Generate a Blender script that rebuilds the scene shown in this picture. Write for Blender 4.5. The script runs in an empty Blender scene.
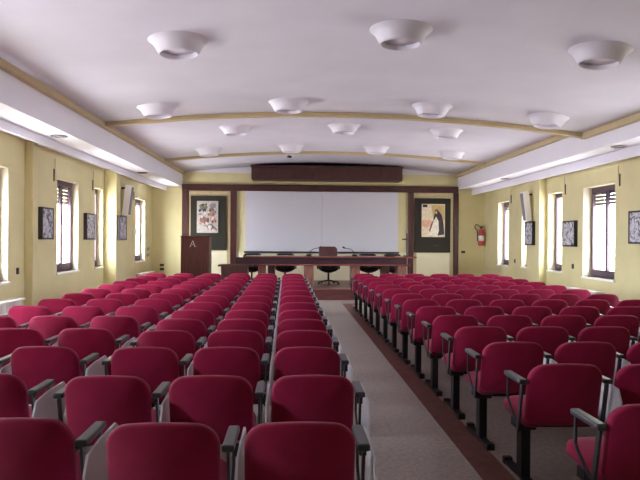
import bpy, bmesh, math, random
from mathutils import Vector, Matrix
random.seed(7)
S = bpy.context.scene
C = S.collection

# ------------------------------------------------------------------ camera, world, exposure
cam_data = bpy.data.cameras.new('camera')
cam_data.sensor_fit = 'HORIZONTAL'; cam_data.sensor_width = 36.0
cam_data.lens = 36.0 * 630 / 640
cam_data.clip_start = 0.05; cam_data.clip_end = 200
cam = bpy.data.objects.new('camera', cam_data); C.objects.link(cam)
CAMROT = [[0.99903, -0.006404, -0.043576], [-0.043557, 0.003041, -0.999046], [0.006531, 0.999975, 0.002759]]
cam.matrix_world = Matrix.Translation((0, 0, 1.55)) @ Matrix(CAMROT).to_4x4()
S.camera = cam

world = bpy.data.worlds.new('daylight'); S.world = world; world.use_nodes = True
wn = world.node_tree; wn.nodes.clear()
wo = wn.nodes.new('ShaderNodeOutputWorld'); wb = wn.nodes.new('ShaderNodeBackground')
wb.inputs['Strength'].default_value = 16.0
wtc = wn.nodes.new('ShaderNodeTexCoord'); wsp = wn.nodes.new('ShaderNodeSeparateXYZ'); wrp = wn.nodes.new('ShaderNodeValToRGB')
wmr = wn.nodes.new('ShaderNodeMapRange'); wmr.inputs['From Min'].default_value = -1; wmr.inputs['From Max'].default_value = 1
wrp.color_ramp.elements[0].position = .46; wrp.color_ramp.elements[0].color = (.62, .60, .66, 1)      # pale ground outside
wrp.color_ramp.elements[1].position = .52; wrp.color_ramp.elements[1].color = (.86, .91, 1.0, 1)      # overcast sky
wn.links.new(wtc.outputs['Generated'], wsp.inputs[0]); wn.links.new(wsp.outputs['Z'], wmr.inputs[0])
wn.links.new(wmr.outputs[0], wrp.inputs[0]); wn.links.new(wrp.outputs[0], wb.inputs['Color'])
wst = wn.nodes.new('ShaderNodeMapRange'); wst.inputs['From Min'].default_value = -1; wst.inputs['From Max'].default_value = 1   # brighter sky on the lectern side
wst.inputs['To Min'].default_value = 23.0; wst.inputs['To Max'].default_value = 10.0
wn.links.new(wsp.outputs['X'], wst.inputs[0]); wn.links.new(wst.outputs[0], wb.inputs['Strength'])
wn.links.new(wb.outputs[0], wo.inputs[0])
S.view_settings.view_transform = 'Standard'; S.view_settings.look = 'None'
S.view_settings.gamma = 1.0; S.view_settings.use_curve_mapping = False
S.view_settings.exposure = 1.45
S.cycles.max_bounces = 14; S.cycles.diffuse_bounces = 8; S.cycles.glossy_bounces = 4
S.cycles.transparent_max_bounces = 12
S.cycles.sample_clamp_indirect = 8.0
S.cycles.caustics_reflective = False; S.cycles.caustics_refractive = False

# ------------------------------------------------------------------ materials
def lin(c):
    c = c / 255.0
    return c / 12.92 if c <= 0.04045 else ((c + 0.055) / 1.055) ** 2.4
def col(r, g, b): return (lin(r), lin(g), lin(b), 1)

def mat(name, rgb, rough=0.6, var=0.0, scale=20.0, bump=0.0, bscale=120.0, metal=0.0, sheen=0.0, spec=0.5, stretch=None, rgb2=None, detail=4.0, coord='Object'):
    m = bpy.data.materials.new(name); m.use_nodes = True
    nt = m.node_tree; p = nt.nodes['Principled BSDF']
    p.inputs['Roughness'].default_value = rough; p.inputs['Metallic'].default_value = metal
    p.inputs['Specular IOR Level'].default_value = spec
    if sheen: p.inputs['Sheen Weight'].default_value = sheen
    c = col(*rgb)
    p.inputs['Base Color'].default_value = c
    tc = nt.nodes.new('ShaderNodeTexCoord'); mp = nt.nodes.new('ShaderNodeMapping')
    nt.links.new(tc.outputs[coord], mp.inputs['Vector'])
    if stretch: mp.inputs['Scale'].default_value = stretch
    n = nt.nodes.new('ShaderNodeTexNoise'); n.inputs['Scale'].default_value = scale; n.inputs['Detail'].default_value = detail
    nt.links.new(mp.outputs[0], n.inputs['Vector'])
    r = nt.nodes.new('ShaderNodeValToRGB')
    if rgb2: a, b = c, col(*rgb2)
    else:
        a = tuple(max(0, x * (1 - var)) for x in c[:3]) + (1,); b = tuple(min(1, x * (1 + var)) for x in c[:3]) + (1,)
    r.color_ramp.elements[0].color = a; r.color_ramp.elements[1].color = b
    r.color_ramp.elements[0].position = 0.35; r.color_ramp.elements[1].position = 0.65
    nt.links.new(n.outputs['Fac'], r.inputs[0]); nt.links.new(r.outputs[0], p.inputs['Base Color'])
    if bump:
        nb = nt.nodes.new('ShaderNodeTexNoise'); nb.inputs['Scale'].default_value = bscale
        nt.links.new(mp.outputs[0], nb.inputs['Vector'])
        bp = nt.nodes.new('ShaderNodeBump'); bp.inputs['Strength'].default_value = bump; bp.inputs['Distance'].default_value = 0.01
        nt.links.new(nb.outputs['Fac'], bp.inputs['Height']); nt.links.new(bp.outputs[0], p.inputs['Normal'])
    return m

M = {}
M['plaster'] = mat('white_plaster', (222, 220, 230), 0.75, 0.025, 1.6, 0.08, 60)
M['soffit'] = mat('soffit_white', (236, 236, 244), 0.5, 0.01, 1.6)
M['lamp'] = mat('lamp_plaster', (226, 224, 232), 0.5, 0.01, 6)
M['wall'] = mat('yellow_wall', (214, 205, 156), 0.55, 0.035, 2.2, 0.05, 90)
M['walllit'] = mat('lit_lower_wall', (232, 224, 190), 0.6, 0.02, 3)  # wall colour made paler, with the window light put into it
M['trim'] = mat('ochre_trim', (192, 175, 134), 0.5, 0.04, 8)
M['wood'] = mat('dark_red_wood', (60, 32, 30), 0.38, scale=6, stretch=(6, 6, 0.6), rgb2=(82, 46, 42))
M['woodh'] = mat('dark_red_wood_horizontal', (58, 30, 30), 0.38, scale=6, stretch=(0.6, 6, 6), rgb2=(80, 44, 40))
M['woodl'] = mat('reddish_leg_wood', (120, 74, 66), 0.4, scale=6, stretch=(6, 6, 0.6), rgb2=(160, 112, 100))
M['lectern'] = mat('lectern_wood', (92, 48, 44), 0.4, scale=5, stretch=(5, 5, 0.5), rgb2=(112, 62, 56))
M['desktop'] = mat('polished_table_top', (120, 70, 64), 0.15, scale=5, stretch=(0.5, 6, 6), rgb2=(140, 86, 76))
M['apron'] = mat('dark_purple_wood', (58, 34, 44), 0.4, scale=6, stretch=(.6, 6, 6), rgb2=(76, 46, 54))
M['board'] = mat('dark_green_cloth', (40, 36, 24), 0.8, 0.2, 60)
M['beige'] = mat('beige_molding', (186, 170, 132), 0.55, 0.05, 10)
M['screen'] = mat('screen_white', (208, 208, 217), 0.7, 0.01, 2)
M['fabric'] = mat('crimson_fabric', (146, 13, 62), 0.85, 0.08, 9, 0.25, 420, sheen=0.12, spec=0.25)
M['black'] = mat('black_steel', (24, 23, 26), 0.45, 0.1, 12)
M['armpad'] = mat('grey_plastic', (54, 55, 60), 0.3, 0.06, 12)
M['armframe'] = mat('dark_grey_steel', (48, 46, 52), 0.4, 0.06, 12)
M['tablet'] = mat('pale_laminate', (206, 203, 208), 0.35, 0.03, 6)
M['frame'] = mat('dark_window_wood', (88, 70, 80), 0.5, 0.08, 8)
M['slat'] = mat('shutter_slat', (96, 80, 88), 0.5, 0.05, 8)
M['sill'] = mat('sill_marble', (236, 232, 228), 0.35, 0.02, 6)
M['white'] = mat('white_enamel', (236, 234, 232), 0.4, 0.01, 6)
M['reveal'] = mat('reveal_plaster', (226, 218, 190), 0.6, 0.02, 4)
M['grey'] = mat('speaker_grille', (132, 128, 138), 0.6, 0.08, 60)
M['red'] = mat('extinguisher_red', (178, 60, 62), 0.35, 0.03, 6)
M['chairfab'] = mat('office_chair_dark', (40, 24, 28), 0.6, 0.12, 30)
M['chairback'] = mat('office_chair_brown', (92, 52, 50), 0.55, 0.10, 20)
M['chrome'] = mat('brushed_metal', (150, 148, 150), 0.3, 0.03, 8, metal=0.9)
M['paper'] = mat('paper_white', (226, 224, 220), 0.7, 0.02, 8)
M['strip'] = mat('maroon_marble', (104, 64, 58), 0.4, scale=9, rgb2=(128, 84, 76))
M['stagec'] = mat('stage_carpet', (122, 82, 80), 0.4, 0.08, 40)
M['stagef'] = mat('stage_front_wood', (92, 46, 46), 0.5, scale=5, stretch=(.6, 5, 5), rgb2=(112, 60, 58))

# floor: speckled grey stone tiles with fine joints
def floor_mat():
    m = bpy.data.materials.new('grey_stone_floor'); m.use_nodes = True
    nt = m.node_tree; p = nt.nodes['Principled BSDF']; L = nt.links
    tc = nt.nodes.new('ShaderNodeTexCoord')
    n1 = nt.nodes.new('ShaderNodeTexNoise'); n1.inputs['Scale'].default_value = 28; n1.inputs['Detail'].default_value = 8
    n2 = nt.nodes.new('ShaderNodeTexNoise'); n2.inputs['Scale'].default_value = 1.1; n2.inputs['Detail'].default_value = 2
    L.new(tc.outputs['Object'], n1.inputs['Vector']); L.new(tc.outputs['Object'], n2.inputs['Vector'])
    r1 = nt.nodes.new('ShaderNodeValToRGB'); r1.color_ramp.elements[0].color = col(158, 149, 140); r1.color_ramp.elements[1].color = col(192, 182, 172)
    r1.color_ramp.elements[0].position = .3; r1.color_ramp.elements[1].position = .7
    L.new(n1.outputs['Fac'], r1.inputs[0])
    bk = nt.nodes.new('ShaderNodeTexBrick'); bk.offset = 0; bk.inputs['Scale'].default_value = 1; bk.inputs['Brick Width'].default_value = .4
    bk.inputs['Row Height'].default_value = .4; bk.inputs['Mortar Size'].default_value = .003
    bk.inputs['Color1'].default_value = (1, 1, 1, 1); bk.inputs['Color2'].default_value = (.95, .95, .95, 1); bk.inputs['Mortar'].default_value = (.8, .8, .8, 1)
    L.new(tc.outputs['Object'], bk.inputs['Vector'])
    mx = nt.nodes.new('ShaderNodeMix'); mx.data_type = 'RGBA'; mx.blend_type = 'MULTIPLY'; mx.inputs['Factor'].default_value = .7
    L.new(r1.outputs[0], mx.inputs['A']); L.new(bk.outputs['Color'], mx.inputs['B'])
    L.new(mx.outputs['Result'], p.inputs['Base Color'])
    rr = nt.nodes.new('ShaderNodeMapRange'); rr.inputs['To Min'].default_value = .32; rr.inputs['To Max'].default_value = .5
    L.new(n2.outputs['Fac'], rr.inputs[0]); L.new(rr.outputs[0], p.inputs['Roughness'])
    return m
M['floor'] = floor_mat()

def glass_mat():
    m = bpy.data.materials.new('window_glass'); m.use_nodes = True
    nt = m.node_tree; nt.nodes.clear(); L = nt.links
    o = nt.nodes.new('ShaderNodeOutputMaterial'); mx = nt.nodes.new('ShaderNodeMixShader')
    t = nt.nodes.new('ShaderNodeBsdfTransparent'); g = nt.nodes.new('ShaderNodeBsdfGlossy'); g.inputs['Roughness'].default_value = .02
    lw = nt.nodes.new('ShaderNodeLayerWeight'); lw.inputs['Blend'].default_value = .5
    pw = nt.nodes.new('ShaderNodeMath'); pw.operation = 'POWER'; pw.inputs[1].default_value = 5
    f = nt.nodes.new('ShaderNodeMapRange'); f.inputs['To Min'].default_value = .04; f.inputs['To Max'].default_value = .9
    L.new(lw.outputs['Facing'], pw.inputs[0]); L.new(pw.outputs[0], f.inputs[0])
    t.inputs['Color'].default_value = (.97, .98, .98, 1)
    L.new(f.outputs[0], mx.inputs[0]); L.new(t.outputs[0], mx.inputs[1]); L.new(g.outputs[0], mx.inputs[2]); L.new(mx.outputs[0], o.inputs[0])
    return m
M['glass'] = glass_mat()

# black and white / coloured print made of cloudy patches
def print_mat(name, stops, scale, seed, dist=1.5):
    m = bpy.data.materials.new(name); m.use_nodes = True
    nt = m.node_tree; p = nt.nodes['Principled BSDF']; p.inputs['Roughness'].default_value = .45; L = nt.links
    tc = nt.nodes.new('ShaderNodeTexCoord'); mp = nt.nodes.new('ShaderNodeMapping'); mp.inputs['Location'].default_value = (seed, seed * .7, seed * 1.3)
    n = nt.nodes.new('ShaderNodeTexNoise'); n.inputs['Scale'].default_value = scale; n.inputs['Detail'].default_value = 3; n.inputs['Distortion'].default_value = dist
    L.new(tc.outputs['Object'], mp.inputs[0]); L.new(mp.outputs[0], n.inputs['Vector'])
    r = nt.nodes.new('ShaderNodeValToRGB'); cr = r.color_ramp
    while len(cr.elements) < len(stops): cr.elements.new(.5)
    for e, (pos, c) in zip(cr.elements, stops): e.position = pos; e.color = col(*c)
    L.new(n.outputs['Fac'], r.inputs[0]); L.new(r.outputs[0], p.inputs['Base Color'])
    return m

# ------------------------------------------------------------------ mesh helpers
class MB:
    def __init__(s): s.bm = bmesh.new()
    def box(s, x0, x1, y0, y1, z0, z1, bev=0.0, seg=2, rot=None, mi=0):
        v = [Vector((x, y, z)) for x in (x0, x1) for y in (y0, y1) for z in (z0, z1)]
        vs = [s.bm.verts.new(p) for p in v]
        fs = [s.bm.faces.new([vs[i] for i in q]) for q in ((0, 1, 3, 2), (4, 6, 7, 5), (0, 4, 5, 1), (2, 3, 7, 6), (0, 2, 6, 4), (1, 5, 7, 3))]
        for f in fs: f.material_index = mi
        if rot:
            c = Vector(((x0 + x1) / 2, (y0 + y1) / 2, (z0 + z1) / 2))
            for q in vs: q.co = c + rot @ (q.co - c)
        if bev:
            es = list({e for f in fs for e in f.edges})
            bmesh.ops.bevel(s.bm, geom=es, offset=bev, segments=seg, affect='EDGES', profile=.5)
        return s
    def tube(s, pts, r, n=10, rx=None, caps=True):
        pts = [Vector(p) for p in pts]; rings = []
        up0 = None
        for i, p in enumerate(pts):
            t = (pts[min(i + 1, len(pts) - 1)] - pts[max(i - 1, 0)]).normalized()
            a = Vector((1, 0, 0)) if abs(t.x) < .9 else Vector((0, 0, 1))
            if up0 is not None: a = up0
            b = t.cross(a).normalized(); a2 = b.cross(t).normalized(); up0 = a2
            rr = r[i] if isinstance(r, (list, tuple)) else r
            ra = rx if rx else rr
            rings.append([s.bm.verts.new(p + a2 * ra * math.cos(2 * math.pi * k / n) + b * rr * math.sin(2 * math.pi * k / n)) for k in range(n)])
        for q, w in zip(rings, rings[1:]):
            for k in range(n): s.bm.faces.new((q[k], q[(k + 1) % n], w[(k + 1) % n], w[k])).smooth = True
        if caps: s.bm.faces.new(rings[0][::-1]); s.bm.faces.new(rings[-1])
        return s
    def bar(s, pts, w, h):           # flat rectangular bar following points in a YZ plane (constant x)
        pts = [Vector(p) for p in pts]; rings = []
        for i, p in enumerate(pts):
            t = (pts[min(i + 1, len(pts) - 1)] - pts[max(i - 1, 0)]).normalized()
            a = Vector((1, 0, 0)); b = t.cross(a).normalized()
            rings.append([s.bm.verts.new(p + a * sx * w / 2 + b * sy * h / 2) for sx, sy in ((-1, -1), (1, -1), (1, 1), (-1, 1))])
        for q, e in zip(rings, rings[1:]):
            for k in range(4): s.bm.faces.new((q[k], q[(k + 1) % 4], e[(k + 1) % 4], e[k]))
        s.bm.faces.new(rings[0][::-1]); s.bm.faces.new(rings[-1])
        return s
    def lathe(s, prof, c=(0, 0, 0), n=28, axis='Z', smooth=True):
        c = Vector(c); rings = []
        for r, h in prof:
            if r < 1e-6: rings.append([s.bm.verts.new(c + Vector((0, 0, h)))])
            else: rings.append([s.bm.verts.new(c + Vector((r * math.cos(2 * math.pi * k / n), r * math.sin(2 * math.pi * k / n), h))) for k in range(n)])
        for q, w in zip(rings, rings[1:]):
            for k in range(n):
                k2 = (k + 1) % n
                if len(q) == 1 and len(w) == 1: continue
                if len(q) == 1: f = s.bm.faces.new((q[0], w[k2], w[k]))
                elif len(w) == 1: f = s.bm.faces.new((q[k], q[k2], w[0]))
                else: f = s.bm.faces.new((q[k], q[k2], w[k2], w[k]))
                f.smooth = smooth
        return s
    def prism(s, poly, y0, y1, mi=0):   # poly of (x,z), extruded along y
        a = [s.bm.verts.new((x, y0, z)) for x, z in poly]; b = [s.bm.verts.new((x, y1, z)) for x, z in poly]
        n = len(poly)
        fs = [s.bm.faces.new(a), s.bm.faces.new(b[::-1])]
        for k in range(n): fs.append(s.bm.faces.new((a[k], b[k], b[(k + 1) % n], a[(k + 1) % n])))
        for f in fs: f.material_index = mi
        return s
    def cushion(s, w, h, t, rtop, rbot, xf, seg=6, puff=0.35):
        # padded slab in local (x, t, z): outline a rounded rectangle of w x h, thickness t; xf maps (x,t,z)->Vector
        def outline(inset):
            pts = []
            for (cx, cz, r, a0) in ((w / 2, h, rtop, 0), (-w / 2, h, rtop, 90), (-w / 2, 0, rbot, 180), (w / 2, 0, rbot, 270)):
                sx = 1 if cx > 0 else -1; sz = 1 if cz > 0 else -1
                ox = cx - sx * r; oz = cz - sz * r; rr = max(r - inset, .004)
                ox2 = ox if r - inset >= .004 else cx - sx * (inset + .004); oz2 = oz if r - inset >= .004 else cz - sz * (inset + .004)
                for k in range(seg + 1):
                    a = math.radians(a0 + 90 * k / seg)
                    pts.append((ox2 + rr * math.cos(a), oz2 + rr * math.sin(a)))
            # add mid points on the long top/bottom runs so the slab can curve
            out = []
            for i, p in enumerate(pts):
                q = pts[(i + 1) % len(pts)]; out.append(p)
                d = math.hypot(q[0] - p[0], q[1] - p[1])
                if (i + 1) % (seg + 1) == 0:
                    for k in range(1, 6): out.append((p[0] + (q[0] - p[0]) * k / 6, p[1] + (q[1] - p[1]) * k / 6))
            return out
        def ring(inset, tt, scale=1.0):
            o = outline(inset)
            return [s.bm.verts.new(xf(x * scale, tt, h / 2 + (z - h / 2) * scale)) for x, z in o]
        R = []
        e = t * puff
        R.append(ring(.10, -t / 2 - e * .0, .45)); R.append(ring(.05, -t / 2, .85))
        for inset, tt in ((.018, -t / 2), (.007, -t / 2 + t * .10), (.0015, -t / 2 + t * .28), (0, 0), (.0015, t / 2 - t * .28), (.007, t / 2 - t * .10), (.018, t / 2)):
            R.append(ring(inset, tt))
        R.append(ring(.05, t / 2 + e * .5, .85)); R.append(ring(.10, t / 2 + e, .45))
        n = len(R[0])
        for q, b in zip(R, R[1:]):
            for k in range(n): s.bm.faces.new((q[k], q[(k + 1) % n], b[(k + 1) % n], b[k])).smooth = True
        for rr, flip in ((R[0], True), (R[-1], False)):
            c = sum((v.co for v in rr), Vector()) / n; cv = s.bm.verts.new(c)
            for k in range(n):
                f = (rr[(k + 1) % n], rr[k], cv) if flip else (rr[k], rr[(k + 1) % n], cv)
                s.bm.faces.new(f).smooth = True
        return s
    def obj(s, name, material, parent=None, loc=None, kind=None, smooth_angle=None):
        bmesh.ops.recalc_face_normals(s.bm, faces=s.bm.faces)
        me = bpy.data.meshes.new(name); s.bm.to_mesh(me); s.bm.free()
        mats = material if isinstance(material, list) else [material]
        for q in mats: me.materials.append(q)
        o = bpy.data.objects.new(name, me); C.objects.link(o)
        if parent: o.parent = parent
        if loc is not None: o.location = loc
        if kind: o['kind'] = kind
        return o

def tag(o, label, cat, group=None):
    o['label'] = label; o['category'] = cat
    if group: o['group'] = group
    return o
def thing(name, label, cat, loc=(0, 0, 0), rz=0.0, group=None):
    o = bpy.data.objects.new(name, None); C.objects.link(o); o.empty_display_size = .1
    o.location = loc; o.rotation_euler = (0, 0, rz)
    return tag(o, label, cat, group)
def struct(mb, name, m, parent=None, label=None):
    o = mb.obj(name, m, parent, kind='structure')
    return o
def dup(o, parent=None):
    c = o.copy(); C.objects.link(c); c.parent = parent
    for ch in list(o.children): dup(ch, c)
    return c

# ------------------------------------------------------------------ room dimensions
XL, XR = -4.2, 5.85            # side walls
Y0, YW = -2.6, 19.0            # rear wall and stage wall
ZT = 3.9                       # top of the walls
ZS = 3.06                      # side soffits
FL, FR = -3.3, 5.02            # faces where the vault springs
CX = (FL + FR) / 2; HW = (FR - FL) / 2
YB = 10.80                     # first rib; the bay before it hangs a little lower
def rib_y(x): return 11.0 - .38 * (x - FL) / (FR - FL)      # it runs slightly askew
def vault(x, y=99):
    t = (x - FL) / (FR - FL)
    if y < rib_y(x): return 3.50 - .14 * t + .27 * (1 - (2 * t - 1) ** 2)
    return 3.50 + 0.25 * (1 - (2 * t - 1) ** 2)
WT = .42                       # side wall thickness

struct(MB().box(XL - WT, XR + WT, Y0 - .3, YW + .3, -.2, 0), 'floor', M['floor'])
b = MB(); b.prism([(1.235, 0), (1.450, 0), (1.450, .002), (1.235, .002)], Y0, 14.72)
for v in b.bm.verts: v.co.x -= .004 * (v.co.y - 4)
b.box(1.19, 4.6, 14.72, 14.93, 0, .002)
struct(b, 'trim_1', M['strip'])

# windows: side, y0, y1 (opening), z0, z1, shutter lowered to z
WIN = [('L', 8.25, 9.50, .88, 2.56, 2.30), ('L', 11.43, 12.55, .90, 2.60, 2.22), ('L', 13.58, 14.14, .90, 2.60, 2.60), ('L', 17.00, 18.13, .89, 2.60, 2.50),
       ('R', 11.20, 12.46, .82, 2.60, 2.26), ('R', 13.45, 14.20, .86, 2.60, 2.52), ('R', 15.10, 15.85, .86, 2.58, 2.50), ('R', 16.80, 17.72, .84, 2.60, 2.40),
       ('L', 5.0, 6.2, .9, 2.6, 2.4), ('L', 1.6, 2.5, .9, 2.6, 1.9), ('R', 8.0, 9.2, .85, 2.6, 2.3)]  # unseen windows nearer the camera, added and sized to light the near rows

def side_wall(side):
    w = sorted([q for q in WIN if q[0] == side], key=lambda q: q[1])
    b = MB(); x0, x1 = (XL - WT, XL) if side == 'L' else (XR, XR + WT)
    y = Y0 - .3
    for q in w:
        b.box(x0, x1, y, q[1], 0, ZT)
        b.box(x0, x1, q[1], q[2], 0, q[3]); b.box(x0, x1, q[1], q[2], q[4], ZT)
        y = q[2]
    b.box(x0, x1, y, YW + .3, 0, ZT)
    return struct(b, 'wall_left' if side == 'L' else 'wall_right', M['wall'])
side_wall('L'); side_wall('R')
struct(MB().box(XL - WT, XR + WT, YW, YW + .3, 0, ZT + .2), 'wall_back', M['wall'])
struct(MB().box(XL - WT, XR + WT, Y0 - .3, Y0, 0, ZT + .2), 'wall_front', M['wall'])

# vaulted ceiling, two bays
def vault_piece(name, ya, yb):
    fr = FR
    b = MB(); NX = 40; lo = []; hi = []; near = ya < YB - 1
    for i in range(NX + 1):
        x = FL + (fr - FL) * i / NX
        if near: yb = rib_y(x)
        else: ya = rib_y(x)
        ym = (ya + yb) / 2
        lo.append([b.bm.verts.new((x, y, vault(x, ym))) for y in (ya, yb)])
        hi.append([b.bm.verts.new((x, y, 3.98)) for y in (ya, yb)])
    for i in range(NX):
        b.bm.faces.new((lo[i][0], lo[i][1], lo[i + 1][1], lo[i + 1][0])).smooth = True
        b.bm.faces.new((hi[i][0], hi[i + 1][0], hi[i + 1][1], hi[i][1]))
        for k in (0, 1): b.bm.faces.new((lo[i][k], lo[i + 1][k], hi[i + 1][k], hi[i][k]))
    for i in (0, NX): b.bm.faces.new((lo[i][0], lo[i][1], hi[i][1], hi[i][0]))
    return struct(b, name, M['plaster'])
vault_piece('ceiling', YB, YW + .3); vault_piece('ceiling_near', Y0 - .3, YB)
# side soffits with their vertical face
struct(MB().box(XL - WT, FL, Y0 - .3, YW + .3, ZS, ZT + .1), 'ceiling_left', M['soffit'])
struct(MB().box(FR, XR + WT, Y0 - .3, YW + .3, ZS, ZT + .1), 'ceiling_right', M['soffit'])
# pelmet boards along the windows
struct(MB().box(XL + .40, XL + .44, Y0, YW, 2.935, ZS, .006, 1), 'trim_2', M['soffit'])
struct(MB().box(XR - .40, XR - .36, Y0, YW, 2.89, ZS, .006, 1), 'trim_3', M['soffit'])
# ochre trims at the spring line
struct(MB().box(FL - .01, FL + .09, Y0, YW, 3.43, 3.53, .012, 2), 'trim_4', M['trim'])
struct(MB().box(FR - .09, FR + .01, 10.64, YW, 3.42, 3.53, .012, 2), 'trim_5', M['trim'])
struct(MB().box(FR - .09, FR + .01, Y0, 10.64, 3.28, 3.39, .012, 2), 'trim_22', M['trim'])
# transverse arched ribs
def arch(name, y0, wd, dp):
    b = MB(); n = 40; q = []
    for i in range(n + 1):
        x = FL + .02 + (FR - FL - .04) * i / n; y = rib_y(x) if y0 == YB else y0; z = vault(x, y - .1)
        q.append([b.bm.verts.new((x, yy, zz)) for yy, zz in ((y - wd / 2, z + .03), (y - wd / 2, z - dp), (y + wd / 2, z - dp), (y + wd / 2, z + .2))])
    for a, c in zip(q, q[1:]):
        for k in range(4): b.bm.faces.new((a[k], a[(k + 1) % 4], c[(k + 1) % 4], c[k]))
    b.bm.faces.new(q[0]); b.bm.faces.new(q[-1][::-1])
    return struct(b, name, M['trim'])
arch('trim_6', YB, .13, .065); arch('trim_7', 16.0, .13, .06)

# wall pilasters
for nm, x0, x1, y0, y1 in (('trim_8', XL - .02, XL + .13, 10.08, 10.26), ('trim_9', XL - .02, XL + .28, 14.22, 14.98), ('trim_10', XR - .18, XR + .02, 14.28, 15.02)):
    struct(MB().box(x0, x1, y0, y1, 0, ZS, .008, 1), nm, M['wall'])

# windows
def window(i, q):
    side, y0, y1, z0, z1, zs = q
    sg = -1 if side == 'L' else 1
    xin = XL if side == 'L' else XR
    xf = xin + sg * .20                      # room face of the frame
    rd = .07 if side == 'L' else .03
    def X(a, b2):
        a = a - rd if a > .1 else a; b2 = b2 - rd if b2 > .1 else b2
        return (min(xin + sg * a, xin + sg * b2), max(xin + sg * a, xin + sg * b2))
    a, c = X(.20, .27); fw = .045
    b = MB()
    b.box(a, c, y0, y0 + fw, z0, z1); b.box(a, c, y1 - fw, y1, z0, z1)
    b.box(a, c, y0 + fw, y1 - fw, z0, z0 + fw); b.box(a, c, y0 + fw, y1 - fw, z1 - fw, z1)
    root = struct(b, 'window_%d' % i, M['frame'])
    ym = (y0 + y1) / 2
    halves = ((y0 + fw, ym), (ym, y1 - fw)) if y1 - y0 > .9 else ((y0 + fw, y1 - fw),)
    a, c = X(.19, .24); sw = .042
    for (u, v) in halves:
        b = MB(); u += .002; v -= .002
        b.box(a, c, u, u + sw, z0 + fw, z1 - fw); b.box(a, c, v - sw, v, z0 + fw, z1 - fw)
        b.box(a, c, u + sw, v - sw, z0 + fw, z0 + fw + .10); b.box(a, c, u + sw, v - sw, z1 - fw - .06, z1 - fw)
        sash = b.obj('sash', M['frame'], root)
        g, h = X(.213, .217)
        MB().box(g, h, u + sw, v - sw, z0 + fw + .10, z1 - fw - .06).obj('pane', M['glass'], sash)
    b = MB(); hx = xin + sg * .165
    b.box(*X(.155, .19), ym - .012, ym + .012, z0 + .75, z0 + .87, .004, 1); b.obj('handle', M['chrome'], root)
    # roller shutter outside the glass, lowered part of the way
    if zs < z1 - .05:
        b = MB(); z = z1 - .03
        while z > zs:
            b.box(*X(.26, .272), y0 + .03, y1 - .03, z - .060, z, .003, 1); z -= .068
        b.obj('roller_shutter', M['slat'], root)
    # sill and plaster reveals
    a, c = X(-.03, .20)
    MB().box(a, c, y0 - .03, y1 + .03, z0 - .035, z0, .004, 1).obj('sill', M['sill'], root)
    a, c = X(.0, .20)
    b = MB(); b.box(a, c, y0, y0 + .006, z0, z1); b.box(a, c, y1 - .006, y1, z0, z1); b.box(a, c, y0 + .006, y1 - .006, z1 - .006, z1)
    b.obj('reveal', M['reveal'], root)
    # flush box cover over the window
    a, c = X(-.012, 0)
    MB().box(a, c, y0 - .12, y1 + .12, z1 + .03, 2.90 if side == 'R' else 2.93, .004, 1).obj('shutter_box_cover', M['wall'], root)
    # lifting strap beside it
    ys = y0 - .17
    MB().box(*X(-.02, 0), ys - .012, ys + .012, z1 - .08, z1 + .14, .003, 1).obj('strap_guide', M['frame'], root)
    # daylight portal in the opening
    ld = bpy.data.lights.new('window_portal', 'AREA'); ld.shape = 'RECTANGLE'; ld.size = y1 - y0; ld.size_y = z1 - z0
    ld.cycles.is_portal = True
    lo = bpy.data.objects.new('window_portal', ld); C.objects.link(lo)
    lo.matrix_world = Matrix.Translation((xin + sg * .36, ym, (z0 + z1) / 2)) @ Matrix(((0, 0, sg), (1, 0, 0), (0, 1, 0))).to_4x4()
for i, q in enumerate(WIN, 1): window(i, q)

# ------------------------------------------------------------------ stage and stage wall
SZ = .28; SY = 15.75
b = MB(); b.box(FL + .02, FR + .04, SY + .03, YW, 0, SZ - .02)
struct(b, 'floor_stage', M['stagef'])
struct(MB().box(FL + .02, FR + .04, SY, YW, SZ - .03, SZ, .008, 2), 'floor_stage_top', M['stagec'])
# white lunette between the yellow wall and the vault
b = MB(); b.prism([(FL, 3.50)] + [(FL + (FR - FL) * k / 30, vault(FL + (FR - FL) * k / 30) + .01) for k in range(31)] + [(FR, 3.50)], YW - .012, YW)
struct(b, 'trim_21', M['plaster'])
# brown timber framing on the wall
WF = YW - .06
struct(MB().box(FL, FR, YW - .09, YW, 2.955, 3.14, .01, 1), 'trim_11', M['woodh'])
for k, (x0, x1) in enumerate(((FL, FL + .2), (-1.86, -1.68), (3.49, 3.66), (4.88, 5.04))):
    struct(MB().box(x0, x1, WF, YW, SZ, 2.955, .008, 1), 'trim_%d' % (12 + k), M['wood'])
# beige moulding around the picture bays
def bay(name, x0, x1):
    b = MB(); w = .10; zt = 2.95; zb = SZ
    b.box(x0, x0 + w, YW - .035, YW, zb, zt, .006, 1); b.box(x1 - w, x1, YW - .035, YW, zb, zt, .006, 1); b.box(x0 + w, x1 - w, YW - .035, YW, zt - .13, zt, .006, 1)
    struct(b, name, M['beige'])
bay('trim_16', FL + .2, -1.86); bay('trim_17', 3.66, 4.88)
struct(MB().box(-1.68, 3.49, YW - .02, YW, SZ, 1.13, .004, 1), 'trim_18', M['walllit'])  # lower wall panels, daylight gradient put in as a paler colour
struct(MB().box(-2.96, -1.96, YW - .02, YW, SZ, 1.17, .004, 1), 'trim_19', M['walllit'])
struct(MB().box(3.76, 4.78, YW - .02, YW, SZ, 1.13, .004, 1), 'trim_20', M['walllit'])

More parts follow.
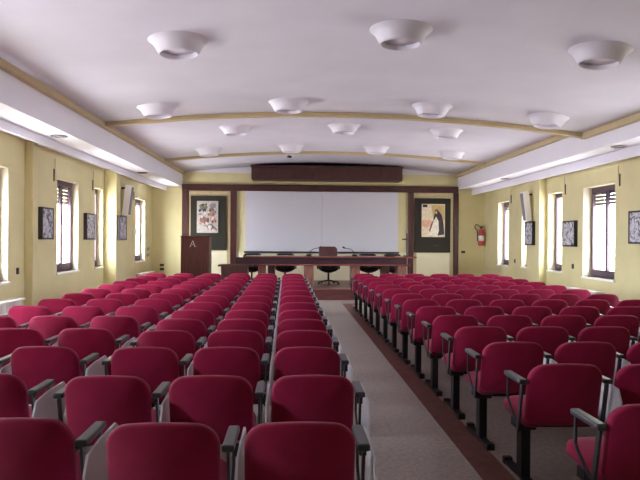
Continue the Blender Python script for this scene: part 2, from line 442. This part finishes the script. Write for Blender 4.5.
# white projection screen
t = thing('projection_screen', 'wide white two-panel projection screen on the wall behind the table', 'screen', (.88, YW - .03, 1.15))
b = MB(); b.box(-2.30, .0, -.03, .03, .0, 1.80, .004, 1); b.obj('panel', M['screen'], t)
b = MB(); b.box(.008, 2.31, -.03, .03, .0, 1.80, .004, 1); b.obj('panel', M['screen'], t)
MB().box(-2.33, 2.34, -.06, .03, -.05, -.002, .006, 1).obj('bottom_rail', M['armframe'], t)
# slatted wooden pelmet above
t = thing('wooden_pelmet', 'long dark wood slatted box hanging above the white screen', 'pelmet', (1.0, 18.3, 3.25))
b = MB(); b.box(-2.2, 2.2, .0, .698, 0, .40, .006, 1); b.obj('box_body', M['woodh'], t)
b = MB()
for k in range(14): b.box(-2.2 + k * 4.4 / 14 + .010, -2.2 + (k + 1) * 4.4 / 14 - .010, -.02, .0, 0, .34, .004, 1)
b.obj('slatted_front', M['wood'], t)
MB().box(-2.22, 2.22, -.035, .0, .34, .40, .006, 1).obj('cornice', M['woodh'], t)

# dark cloth boards and the paintings on them
tag(MB().box(-.525, .525, -.05, 0, 0, 1.61, .01, 2).obj('display_board', M['board'], loc=(-2.515, YW - .03, 1.18)), 'dark green cloth board hung behind the brown lectern', 'display board')
tag(MB().box(-.55, .55, -.05, 0, 0, 1.64, .01, 2).obj('display_board', M['board'], loc=(4.235, YW - .03, 1.14)), 'dark green cloth board near the fire extinguisher', 'display board')
def flat(name, rgb): return mat(name, rgb, .5, .12, 14)
P = {k: flat('paint_' + k, v) for k, v in dict(stone=(188, 182, 174), pale=(214, 206, 196), green=(110, 112, 74), pink=(176, 132, 120), rust=(150, 92, 76), grey=(132, 130, 140), blue=(96, 108, 132), dark=(52, 38, 44), cream=(232, 216, 186), peach=(226, 176, 146), white=(240, 232, 216), brown=(112, 72, 56), sand=(206, 180, 120)).items()}
def painting(name, label, loc, w, h, shapes, base):
    t = thing(name, label, 'painting', loc)
    MB().box(-w / 2, w / 2, -.02, 0, 0, h, .003, 1).obj('canvas', P[base], t)
    keys = []; b = MB()
    for lay, (key, poly) in enumerate(shapes):
        if key not in keys: keys.append(key)
        b.prism([((x - .5) * w, z * h) for x, z in poly], -.0215 - lay * .0004, -.019, keys.index(key))
    b.obj('painted_figures', [P[k] for k in keys], t)
def patches(n, seed, keys):
    rn = random.Random(seed)
    return [(rn.choice(keys), blob(.08 + .84 * rn.random(), .08 + .84 * rn.random(), .03 + .07 * rn.random(), .02 + .06 * rn.random(), 7, .5, rn.random())) for _ in range(n)]
def blob(cx, cz, rx, rz, n=10, j=.25, seed=0):
    rn = random.Random(seed); return [(cx + rx * math.cos(2 * math.pi * k / n) * (1 - j * rn.random()), cz + rz * math.sin(2 * math.pi * k / n) * (1 - j * rn.random())) for k in range(n)]
painting('painting', 'pale painting of crowded figures with green and rust patches', (-2.535, YW - .081, 1.69), .63, .95, [
    ('green', blob(.3, .8, .22, .14, seed=1)), ('grey', blob(.75, .85, .18, .1, seed=2)), ('pink', blob(.72, .62, .2, .12, seed=3)), ('dark', blob(.36, .70, .08, .07, seed=4)),
    ('rust', blob(.3, .42, .22, .12, seed=5)), ('brown', blob(.52, .40, .08, .10, seed=6)), ('pink', blob(.75, .42, .14, .13, seed=7)), ('pale', blob(.74, .44, .06, .08, seed=8)),
    ('dark', blob(.14, .7, .06, .05, seed=9)), ('green', blob(.56, .6, .06, .08, seed=10)), ('dark', blob(.62, .72, .05, .07, seed=11)), ('dark', [(.45, .2), (.6, .08), (.64, .1), (.5, .23)]),
    ('grey', [(.3, .24), (.72, .3), (.72, .26), (.3, .2)]), ('blue', [(.62, .26), (.92, .08), (.96, .11), (.68, .29)]), ('pale', [(.5, .2), (.62, .06), (.86, .04), (.7, .22)])] + patches(34, 5, ['dark', 'green', 'grey', 'pink', 'rust', 'pale', 'blue', 'brown']), 'stone')
painting('painting', 'warm painting of a seated robed figure in black and white', (4.255, YW - .081, 1.61), .71, 1.0, [
    ('sand', [(.4, .96), (.98, .96), (.98, .5), (.5, .55)]), ('peach', [(.02, .5), (.35, .52), (.5, .4), (.3, .3), (.02, .3)]), ('dark', [(.04, .9), (.24, .9), (.24, .98), (.04, .98)]),
    ('dark', [(.5, .55), (.56, .76), (.72, .8), (.86, .66), (.94, .4), (.97, .08), (.66, .04), (.6, .3)]), ('brown', blob(.63, .78, .10, .07, seed=22)),
    ('white', [(.52, .5), (.62, .62), (.72, .48), (.74, .2), (.68, .04), (.3, .06), (.38, .24), (.46, .4)]), ('brown', [(.3, .18), (.44, .46), (.52, .5), (.46, .38), (.36, .16)]),
    ('peach', blob(.62, .74, .05, .05, seed=23)), ('cream', blob(.2, .16, .16, .08, seed=24))], 'cream')
tag(MB().box(-.09, .09, -.004, 0, -.018, .018).obj('caption_plate', M['armframe'], loc=(4.36, YW - .0805, 1.36)), 'small grey caption plate below the robed figure painting', 'plate')

# lectern with a white letter A
t = thing('lectern', 'tall brown wooden lectern with a white letter A on its front', 'lectern', (-2.585, 16.85, SZ))
w = .375
MB().box(-w, w, 0, .03, 0, 1.28, .006, 1).obj('front_panel', M['lectern'], t)
MB().box(-w, -w + .03, .03, .5, 0, 1.24, .004, 1).obj('side_panel', M['lectern'], t)
MB().box(w - .03, w, .03, .5, 0, 1.24, .004, 1).obj('side_panel', M['lectern'], t)
b = MB(); b.box(-w - .01, w + .01, -.02, .54, 1.26, 1.29, .006, 1, rot=Matrix.Rotation(math.radians(-5), 3, 'X')); b.obj('sloped_top', M['lectern'], t)
MB().box(-w + .03, w - .03, .06, .48, .62, .65).obj('shelf', M['lectern'], t)
b = MB(); b.box(-w - .02, w + .02, -.02, .52, 0, .06, .006, 1); b.obj('plinth', M['wood'], t)
b = MB(); ax, az, s_ = -.06, 1.02, .165
def sx(p): return [(ax + x * s_, az + z * s_) for x, z in p]
b.prism(sx([(-.46, 0), (-.36, 0), (.04, 1), (-.06, 1)]), -.008, .001); b.prism(sx([(.30, 0), (.46, 0), (.08, 1), (-.06, 1)]), -.009, .001)
b.prism(sx([(-.26, .32), (.30, .32), (.28, .40), (-.24, .40)]), -.007, .001)
b.prism(sx([(-.56, 0), (-.26, 0), (-.26, .05), (-.56, .05)]), -.006, .001); b.prism(sx([(.22, 0), (.56, 0), (.56, .05), (.22, .05)]), -.006, .001)
b.obj('letter', M['paper'], t)

# long committee table on the stage
t = thing('conference_table', 'long dark reddish wood committee table across the stage in front of the screen', 'table', (0, 16.4, SZ))
MB().box(-1.22, 3.26, 0, .70, .762, .800, .006, 2).obj('tabletop', M['desktop'], t)
MB().box(-1.50, 3.02, .10, .125, .58, .762, .004, 1).obj('modesty_panel', M['apron'], t)
MB().box(-1.16, 3.10, .0, .06, .552, .592, .006, 1).obj('front_rail', M['desktop'], t)
for x0, x1, k in ((-.90, -.70, 'woodl'), (-.64, -.46, 'wood'), (.31, .56, 'woodl'), (1.55, 1.78, 'woodl'), (2.38, 2.56, 'wood'), (2.78, 3.02, 'woodl')):
    MB().box(x0, x1, .13, .62, 0, .762, .008, 1).obj('leg', M[k], t)
# low side desk
t = thing('side_desk', 'low dark brown desk beside the table end near the lectern', 'desk', (-1.42, 15.82, SZ))
MB().box(-.44, .42, -.03, .55, .55, .59, .006, 1).obj('desktop', M['wood'], t)
MB().box(-.36, .30, 0, .03, 0, .55, .004, 1).obj('front_panel', M['wood'], t)
MB().box(-.36, -.33, .03, .5, 0, .55).obj('side_panel', M['wood'], t); MB().box(.27, .30, .03, .5, 0, .55).obj('side_panel', M['wood'], t)

# office chairs behind the table
def office_chair(label, x, y, rz, high, bm):
    t = thing('office_chair', label, 'chair', (x + .02, y, SZ), rz, 'office chairs behind the stage table')
    b = MB()
    for k in range(5):
        a = 2 * math.pi * k / 5 + math.radians(90)
        b.tube([(.02 * math.cos(a), .02 * math.sin(a), .10), (.16 * math.cos(a), .16 * math.sin(a), .085), (.29 * math.cos(a), .29 * math.sin(a), .06)], [.022, .02, .015], 8)
    b.obj('star_base', M['black'], t)
    b = MB()
    for k in range(5):
        a = 2 * math.pi * k / 5 + math.radians(90)
        b.lathe([(0, 0), (.02, .004), (.027, .025), (.02, .046), (0, .05)], (.29 * math.cos(a), .29 * math.sin(a), 0), 10)
    b.obj('casters', M['black'], t)
    MB().tube([(0, 0, .08), (0, 0, .36)], .026, 12).obj('column', M['black'], t)
    zb = .46
    MB().cushion(.56, .50, .11, .12, .14, lambda x, tt, z: Vector((x, z - .25, zb - tt - .05 + .06 * (x / .28) ** 2 + (.03 if z > .4 else 0)))).obj('seat', M['chairfab'], t)
    hb = .56 if high else .36
    MB().cushion(.52, hb, .07, .10, .12, lambda x, tt, z: Vector((x, -.24 - .10 * z - tt + .22 * (x / .52) ** 2 + .0, zb + .02 + z))).obj('backrest', bm, t)
    MB().bar([(0, -.05, .36), (0, -.30, .37), (0, -.335, .52), (0, -.35, .66)], .07, .02).obj('back_support', M['black'], t)
    for sgn in (-1, 1):
        MB().bar([(sgn * .30, -.20, .42), (sgn * .30, -.2, .66), (sgn * .30, .10, .67), (sgn * .30, .10, .42)], .03, .025).obj('armrest', M['black'], t)
    return t
PI = math.pi
office_chair('tall-backed brown office chair at the middle of the stage table', .98, 17.45, PI, True, M['chairback'])
office_chair('dark office chair at the table, just lectern side of the tall-backed one', -.22, 17.5, PI, False, M['chairfab'])
office_chair('dark office chair at the table end nearest the lectern', -1.14, 17.5, PI, False, M['chairfab'])
office_chair('dark office chair just beyond the tall-backed one, towards the standing cross', 2.10, 17.5, PI, False, M['chairfab'])
office_chair('dark office chair at the table end nearest the standing cross', 2.80, 17.5, PI, False, M['chairfab'])

# gooseneck microphones
def mic(label, x, d, flip):
    t = thing('desk_microphone', label, 'microphone', (x, 16.75, SZ + .80), 0, 'gooseneck microphones on the stage table')
    MB().box(-.07, .07, -.06, .06, 0, .045, .012, 2).obj('base', M['black'], t)
    pts = [(0, 0, .03)] + [(d * (.26 * (1 - math.cos(a))), 0, .04 + .17 * math.sin(a)) for a in [k * .5 * PI / 6 for k in range(1, 7)]]
    MB().tube(pts, .009, 8).obj('gooseneck', M['armframe'], t)
    e = pts[-1]; MB().tube([e, (e[0] + d * .07, 0, e[2] + (.035 if flip else -.0))], [.02, .022], 10).obj('microphone_head', M['black'], t)
mic('gooseneck microphone just lectern side of the tall-backed chair', .44, 1, True)
mic('gooseneck microphone between the tall-backed chair and the standing cross', 1.66, -1, True)
tag(MB().box(-.13, .13, -.09, .09, 0, .06, .012, 2).obj('document_box', M['chairfab'], loc=(2.62, 16.8, SZ + .80)), 'low dark box lying near the cross end of the stage table', 'box')
# thin standing cross at the table end
t = thing('standing_cross', 'thin dark wooden cross standing at the end of the stage table', 'cross', (3.06, 16.75, SZ + .80))
MB().box(-.08, .08, -.06, .06, 0, .03, .006, 1).obj('foot', M['wood'], t)
MB().box(-.018, .018, -.018, .018, .03, .62, .004, 1).obj('upright', M['wood'], t)
MB().box(-.13, .13, -.016, .016, .44, .475, .004, 1).obj('crossbar', M['wood'], t)

# ------------------------------------------------------------------ auditorium chairs
def chair_parts(root, left_arm):
    bk = lambda x, tt, z: Vector((x, -.265 - .085 * (z / .385) - tt + .030 * (x / .225) ** 2, .435 + z - .020 * (x / .225) ** 2 * (z / .385)))
    MB().cushion(.45, .385, .055, .085, .05, bk).obj('backrest', M['fabric'], root)
    st = lambda x, tt, z: Vector((x, z - .25, .452 + tt + .015 * (z / .46) ** 1 - .012 * (x / .225) ** 2))
    MB().cushion(.44, .46, .070, .09, .05, st).obj('seat', M['fabric'], root)
    b = MB()
    for x in (-.14, .14):
        b.bar([(x, .0, .405), (x, .0, .430)], .05, .09)
        b.bar([(x, .06, .411), (x, -.22, .411), (x, -.255, .44), (x, -.285, .60)], .04, .012)
    b.box(-.16, .16, -.03, .03, .405, .416, .003, 1)
    b.obj('seat_bracket', M['black'], root)
    for sgn in ((1, -1) if left_arm else (1,)):
        x = sgn * .2585
        b = MB(); b.bar([(x, -.235, .395), (x, -.27, .55), (x, -.30, .69)], .012, .032)
        b.bar([(x, -.06, .69), (x, -.055, .55), (x, -.09, .515), (x, -.22, .43)], .012, .017)
        a = b.obj('arm_frame', M['armframe'], root)
        b = MB(); b.box(x - .025, x + .025, -.325, -.045, .690, .720, .009, 3); b.obj('armrest', M['armpad'], root)
    # folded writing tablet hanging outside the arm
    b = MB(); poly = [(-.40, .60), (-.36, .67), (-.20, .685), (.04, .685), (.08, .66), (.08, .54), (.0, .46), (-.20, .42), (-.34, .42), (-.40, .47)]
    a_ = [b.bm.verts.new((.293, y, z)) for y, z in poly]; c_ = [b.bm.verts.new((.303, y, z)) for y, z in poly]
    n = len(poly); b.bm.faces.new(a_); b.bm.faces.new(c_[::-1])
    for k in range(n): b.bm.faces.new((a_[k], a_[(k + 1) % n], c_[(k + 1) % n], c_[k]))
    tb = b.obj('writing_tablet', M['tablet'], root)
    tb['label'] = 'pale folded writing tablet'
    MB().box(.262, .294, -.11, -.07, .60, .66, .003, 1).obj('hinge', M['black'], tb)

NROW = 14
YL = [2.49, 3.35, 4.23, 5.0, 5.70, 6.42, 7.18] + [7.18 + (13.0 - 7.18) / 7 * k for k in range(1, 8)]
YL = [y + .36 for y in YL]
YR = [3.10] + [3.21 + .79 * k for k in range(1, NROW)]
YW2 = [2.56, 3.42, 4.26, 5.11, 5.92, 6.76, 7.54, 8.30, 9.05] + [9.05 + .78 * k for k in range(1, 6)]
YW2 = [y + .36 for y in YW2]
OFFL = [0, -.547, -1.094, -1.094 - .627, -1.094 - 1.174, -1.094 - 1.721]
OFFR = [0, .535, 1.07, 1.605, 2.14, 2.675]
ORD = ['first', 'second', 'third', 'fourth', 'fifth', 'sixth', 'seventh']
def row_words(k):                     # k = 0 is the row nearest the camera
    if k == NROW - 1: return 'front row by the stage'
    if k == 0: return 'rearmost row'
    return ORD[k] + ' row from rear' if k < 7 else ORD[NROW - 1 - k] + ' row from stage'
def col_words(c): return 'aisle seat' if c == 0 else ('wall-end seat' if c == 5 else ORD[c] + ' seat from aisle')
PRO = {}
for la in (False, True):
    PRO[la] = bpy.data.objects.new('auditorium_chair', None); PRO[la].empty_display_size = .1
    chair_parts(PRO[la], la)
used = set()
def place(la, loc, rz, label, group):
    if la not in used:
        used.add(la); r = PRO[la]; C.objects.link(r)
    else:
        r = PRO[la].copy(); C.objects.link(r)
        for ch in list(PRO[la].children):
            c = ch.copy(); C.objects.link(c); c.parent = r
            for g in list(ch.children):
                d = g.copy(); C.objects.link(d); d.parent = c
    r.location = loc; r.rotation_euler = (0, 0, rz)
    tag(r, label, 'chair', group)
    return r

# one beam on posts carries each row
def beam_parts(root, posts, x0, x1):
    MB().box(x0, x1, -.035, .035, .348, .404, .005, 1).obj('beam', M['black'], root)
    for x in posts:
        b = MB(); b.box(x - .03, x + .03, -.045, .045, .03, .345, .004, 1); b.box(x - .062, x + .062, -.06, .065, .338, .403, .006, 1)
        p = b.obj('post', M['black'], root)
        b = MB(); b.bar([(x, -.23, .012), (x, -.18, .02), (x, .03, .028), (x, .26, .02), (x, .31, .012)], .055, .024)
        b.box(x - .03, x + .03, .27, .32, 0, .05, .006, 1); b.box(x - .03, x + .03, -.24, -.19, 0, .05, .006, 1)
        b.obj('foot', M['black'], p)
BP = {}
for key, posts, x0, x1 in (('L', [.10, -1.14], -1.32, .20), ('R', [-.135, .95, 1.75, 2.78], -.20, 2.86)):
    BP[key] = bpy.data.objects.new('seat_beam', None); BP[key].empty_display_size = .1; beam_parts(BP[key], posts, x0, x1)
usedb = set()
def place_beam(key, loc, rz, label, group):
    if key not in usedb: usedb.add(key); r = BP[key]; C.objects.link(r)
    else:
        r = BP[key].copy(); C.objects.link(r)
        for ch in list(BP[key].children):
            c = ch.copy(); C.objects.link(c); c.parent = r
            for g in list(ch.children):
                d = g.copy(); C.objects.link(d); d.parent = c
    r.location = loc; r.rotation_euler = (0, 0, rz); tag(r, label, 'seat support', group)

rnd = random.Random(3)
for k in range(NROW):
    y = YL[k]; yt = y - .36
    x = .036 if k == 0 else .115 - .0105 * (yt - 3.35)
    for c in range(6):
        pos = (x + OFFL[c] - (.06 if k == 0 and c == 2 else 0), y + (.08 if k == 0 and c == 2 else 0), 0) if c < 3 else (-1.66 - .562 * (c - 3) - (.08 if k == 0 else 0), YW2[k], 0)
        place(c in (2, 5), pos, 0, 'crimson chair, %s, %s, lectern-side block' % (col_words(c), row_words(k)), 'crimson chairs of the lectern-side block')
    place_beam('L', (x, y, 0), 0, 'black steel beam under three aisle chairs, %s, lectern-side block' % row_words(k), 'seat beams of the lectern-side block')
    place_beam('L', (-1.66, YW2[k], 0), 0, 'black steel beam under three wall-end chairs, %s, lectern-side block' % row_words(k), 'seat beams of the lectern-side block')
    y = YR[k]; x = 1.625 - .0115 * (y - 3.3) + (.03, .015, -.01)[k] if k < 3 else 1.625 - .0115 * (y - 3.3)
    for c in range(6):
        place(c == 0, (x + OFFR[c], y, 0), 0, 'crimson chair, %s, %s, extinguisher-side block' % (col_words(c), row_words(k)), 'crimson chairs of the extinguisher-side block')
    place_beam('R', (x, y, 0), 0, 'black steel beam on posts under chairs, %s, extinguisher-side block' % row_words(k), 'seat beams of the extinguisher-side block')

# ------------------------------------------------------------------ ceiling lamps: white plaster funnels
def lamp_parts(root):
    b = MB()
    b.lathe([(.34, .03), (.325, .0), (.308, -.012), (.285, -.030), (.264, -.054), (.248, -.082), (.235, -.106), (.222, -.132), (.211, -.147), (.203, -.152), (.196, -.146), (.197, -.12), (.198, -.05), (.198, .0)], n=40)
    b.obj('plaster_funnel', M['lamp'], root)
    MB().lathe([(0, -.100), (.188, -.100), (.192, -.090), (0, -.085)], n=32).obj('frosted_cover', M['lamp'], root)
LP = bpy.data.objects.new('ceiling_lamp', None); lamp_parts(LP); first = True
LROWS = [(6.72, (-1.24, 1.10, 3.26), 'row nearest the camera'), (9.98, (-2.15, -.08, 2.19, 4.03), 'row just before the nearer arch'),
         (12.26, (-1.11, .99, 3.0), 'row just beyond the nearer arch'), (14.95, (-1.98, -.04, 1.98, 3.8), 'row just before the farther arch')]
W3 = ['lectern-side', 'middle', 'extinguisher-side']; W4 = ['lectern-side end', 'second from lectern side', 'second from extinguisher side', 'extinguisher-side end']
for y, xs, rw in LROWS:
    for k, x in enumerate(xs):
        yy = (6.84, 6.44, 6.58)[k] if y < 8 else y - .045 * (x - FL) + .16 if y < 11 else y
        if first: r = LP; C.objects.link(r); first = False
        else:
            r = LP.copy(); C.objects.link(r)
            for ch in list(LP.children):
                c = ch.copy(); C.objects.link(c); c.parent = r
        sl = math.atan((vault(x - .05, yy) - vault(x + .05, yy)) / .1)
        r.location = (x, yy, vault(x, yy)); r.rotation_euler = (0, sl, 0)
        tag(r, 'white plaster funnel lamp, %s, %s' % ((W3 if len(xs) == 3 else W4)[k], rw), 'ceiling lamp', 'white funnel lamps on the ceiling')
# recessed spots in the soffits
def spot(label, x, y):
    t = thing('recessed_spotlight', label, 'spotlight', (x, y, ZS), 0, 'recessed spots in the side soffits')
    MB().lathe([(.075, .0), (.115, .0), (.12, -.012), (.108, -.022), (.085, -.024), (.075, -.012), (.075, 0)], n=28).obj('ring', M['chrome'], t)
    MB().lathe([(0, -.006), (.074, -.006), (.074, .0), (0, .0)], n=24).obj('lens', M['white'], t)
spot('recessed spot in the soffit above the window nearest the camera, lectern side', -3.50, 9.6)
spot('recessed spot in the soffit above the tilted loudspeaker, lectern side', -3.52, 14.9)
spot('recessed spot in the soffit above the widest window, extinguisher side', 5.22, 9.9)
spot('recessed spot in the soffit above the far windows, extinguisher side', 5.26, 15.4)
t = thing('small_spotlight', 'tiny black spotlight hanging under the farther ceiling arch', 'spotlight', (-.10, 15.98, vault(-.1) - .06))
MB().tube([(0, 0, 0), (0, 0, -.05)], .008, 8).obj('stem', M['black'], t)
MB().tube([(-.04, .02, -.06), (.05, -.03, -.075)], [.025, .032], 12).obj('lamp_head', M['black'], t)

# ------------------------------------------------------------------ side-wall pictures
BW = [(.32, (58, 56, 64)), (.42, (104, 102, 112)), (.50, (196, 194, 204)), (.58, (214, 212, 220)), (.68, (124, 122, 132))]
def wall_picture(label, side, y0, y1, z0, z1, seed, off=0.0, th=.07, frame='black'):
    sg = 1 if side == 'L' else -1; xw = (XL + off) if side == 'L' else (XR - off)
    t = thing('framed_picture', label, 'picture', (xw, (y0 + y1) / 2, z0), 0, 'black and white pictures on the side walls')
    w = (y1 - y0) / 2; h = z1 - z0; f = .03
    def X(a, b2): return (min(sg * a, sg * b2), max(sg * a, sg * b2))
    b = MB(); a, c = X(0, th)
    b.box(a, c, -w, -w + f, 0, h); b.box(a, c, w - f, w, 0, h); b.box(a, c, -w + f, w - f, 0, f); b.box(a, c, -w + f, w - f, h - f, h)
    b.obj('picture_frame', M[frame], t)
    a, c = X(.01, th - .008)
    MB().box(a, c, -w + f, w - f, f, h - f).obj('print', print_mat('print_%d' % seed, BW, 9.0, seed * 3.1), t)
wall_picture('black and white picture beside the shuttered window, lectern-side wall', 'L', 10.60, 11.10, 1.50, 2.04, 1, frame='armframe')
wall_picture('black and white picture between two windows, lectern-side wall', 'L', 12.86, 13.42, 1.49, 2.03, 2, frame='armframe')
wall_picture('black and white picture under the tilted loudspeaker, lectern-side wall', 'L', 14.24, 14.84, 1.48, 2.03, 3, .28, frame='armframe')
wall_picture('black and white picture nearest the camera, extinguisher-side wall', 'R', 10.06, 10.62, 1.49, 2.05, 4)
wall_picture('black and white picture between two windows, extinguisher-side wall', 'R', 12.70, 13.28, 1.41, 1.95, 5)
wall_picture('black and white picture under the tilted loudspeaker, extinguisher-side wall', 'R', 14.50, 15.0, 1.42, 1.98, 6, .18)

# tilted column loudspeakers
def column_speaker(label, side, xw, y, z0):
    sg = 1 if side == 'L' else -1
    t = thing('column_loudspeaker', label, 'loudspeaker', (xw, y, z0), 0, 'tilted column loudspeakers on the side walls')
    R = Matrix.Rotation(sg * math.radians(7), 3, 'Y')
    def put(b, name, m):
        for v in b.bm.verts: v.co = R @ v.co
        return b.obj(name, m, t)
    x0, x1 = sorted((sg * .03, sg * .17))
    put(MB().box(x0, x1, -.11, .11, 0, .70, .012, 2), 'cabinet', M['white'])
    x0, x1 = sorted((sg * .168, sg * .182))
    put(MB().box(x0, x1, -.085, .085, .03, .67, .006, 1), 'grille', M['grey'])
    x0, x1 = sorted((sg * .0, sg * .16))
    MB().box(x0, x1, -.02, .02, .60, .64, .004, 1).obj('bracket', M['black'], t)
column_speaker('pale tilted column loudspeaker above a picture, lectern-side wall', 'L', XL + .28, 14.62, 2.05)
column_speaker('pale tilted column loudspeaker above a picture, extinguisher-side wall', 'R', XR - .18, 14.72, 2.0)

# radiators under windows
def radiator(label, side, y0, y1, ztop):
    sg = 1 if side == 'L' else -1; xw = XL if side == 'L' else XR
    t = thing('radiator', label, 'radiator', (xw, (y0 + y1) / 2, 0), 0, 'white radiators along the side walls')
    w = (y1 - y0) / 2; n = int(2 * w / .08); b = MB()
    x0, x1 = sorted((sg * .05, sg * .17))
    for k in range(n): b.box(x0, x1, -w + k * .08 + .006, -w + k * .08 + .074, .10, ztop - .03, .012, 2)
    b.obj('fins', M['white'], t)
    x0, x1 = sorted((sg * .0, sg * .20))
    MB().box(x0, x1, -w - .02, w + .02, ztop - .03, ztop, .005, 1).obj('shelf', M['white'], t)
    b = MB(); xm = sg * .11
    for yy in (-w + .1, w - .1): b.box(xm - .02, xm + .02, yy - .02, yy + .02, 0, .12)
    b.obj('feet', M['white'], t)
radiator('white radiator under the window nearest the camera, lectern-side wall', 'L', 8.3, 9.62, .63)
radiator('white radiator in the far corner near the lectern', 'L', 17.1, 18.5, .57)
radiator('white radiator under the widest window, extinguisher-side wall', 'R', 11.55, 12.75, .58)

# switches and sockets
def plate(label, loc, axis, m='black', w=.08, h=.10):
    t = thing('wall_socket', label, 'socket', loc, {'L': PI / 2, 'R': -PI / 2, 'B': 0}[axis], 'small wall sockets and switches')
    MB().box(-w / 2, w / 2, -.014, 0, -h / 2, h / 2, .004, 1).obj('plate', M[m], t)
    MB().box(-w / 5, w / 5, -.019, -.012, -h / 5, h / 5, .002, 1).obj('rocker', M['armframe'], t)
plate('small dark wall socket beside the window nearest the camera, lectern-side wall', (XL, 9.82, 1.02), 'L')
plate('small dark wall socket below the gap between windows, extinguisher-side wall', (XR, 12.9, 1.0), 'R')
plate('small dark wall socket below the far windows, extinguisher-side wall', (XR, 16.33, .985), 'R')
plate('small dark switch on the stage wall below the fire extinguisher', (5.2, YW, 1.16), 'B', w=.12, h=.07)
plate('upper of two dark sockets in the far corner near the lectern', (-3.89, YW, .72), 'B', w=.12, h=.07)
plate('lower of two dark sockets in the far corner near the lectern', (-3.89, YW, .60), 'B', w=.12, h=.07)
for k, (yy, zz, w_) in enumerate(((18.42, 1.20, 'upper outer'), (18.62, 1.22, 'upper inner'), (18.42, 1.02, 'lower outer'), (18.62, 1.04, 'lower inner'))):
    plate('%s small grey switch beside the last window near the lectern' % w_, (XL, yy, zz), 'L', 'grey', .07, .08)

# fire extinguisher
t = thing('fire_extinguisher', 'red fire extinguisher hanging on the yellow stage wall', 'fire extinguisher', (5.72, YW - .12, 1.36))
MB().lathe([(0, 0), (.085, 0), (.09, .015), (.09, .40), (.075, .45), (.04, .48), (.028, .50), (.028, .53), (0, .53)], n=24).obj('cylinder', M['red'], t)
b = MB(); b.box(-.035, .035, -.02, .02, .53, .57, .006, 1); b.box(-.02, .09, -.012, .012, .585, .60, .003, 1); b.box(-.02, .09, -.012, .012, .56, .572, .003, 1); b.obj('valve_handle', M['black'], t)
MB().tube([(-.02, 0, .555), (-.10, -.01, .62), (-.17, -.01, .64), (-.20, -.01, .58), (-.19, -.01, .52), (-.135, -.02, .46), (-.115, -.02, .30), (-.115, -.02, .14)], .014, 8).obj('hose', M['black'], t)
MB().lathe([(.0905, .14), (.0915, .14), (.0915, .30), (.0905, .30)], n=24).obj('paper_label', M['paper'], t)
b = MB(); b.box(-.02, .02, .085, .12, .15, .45); b.obj('wall_bracket', M['black'], t)
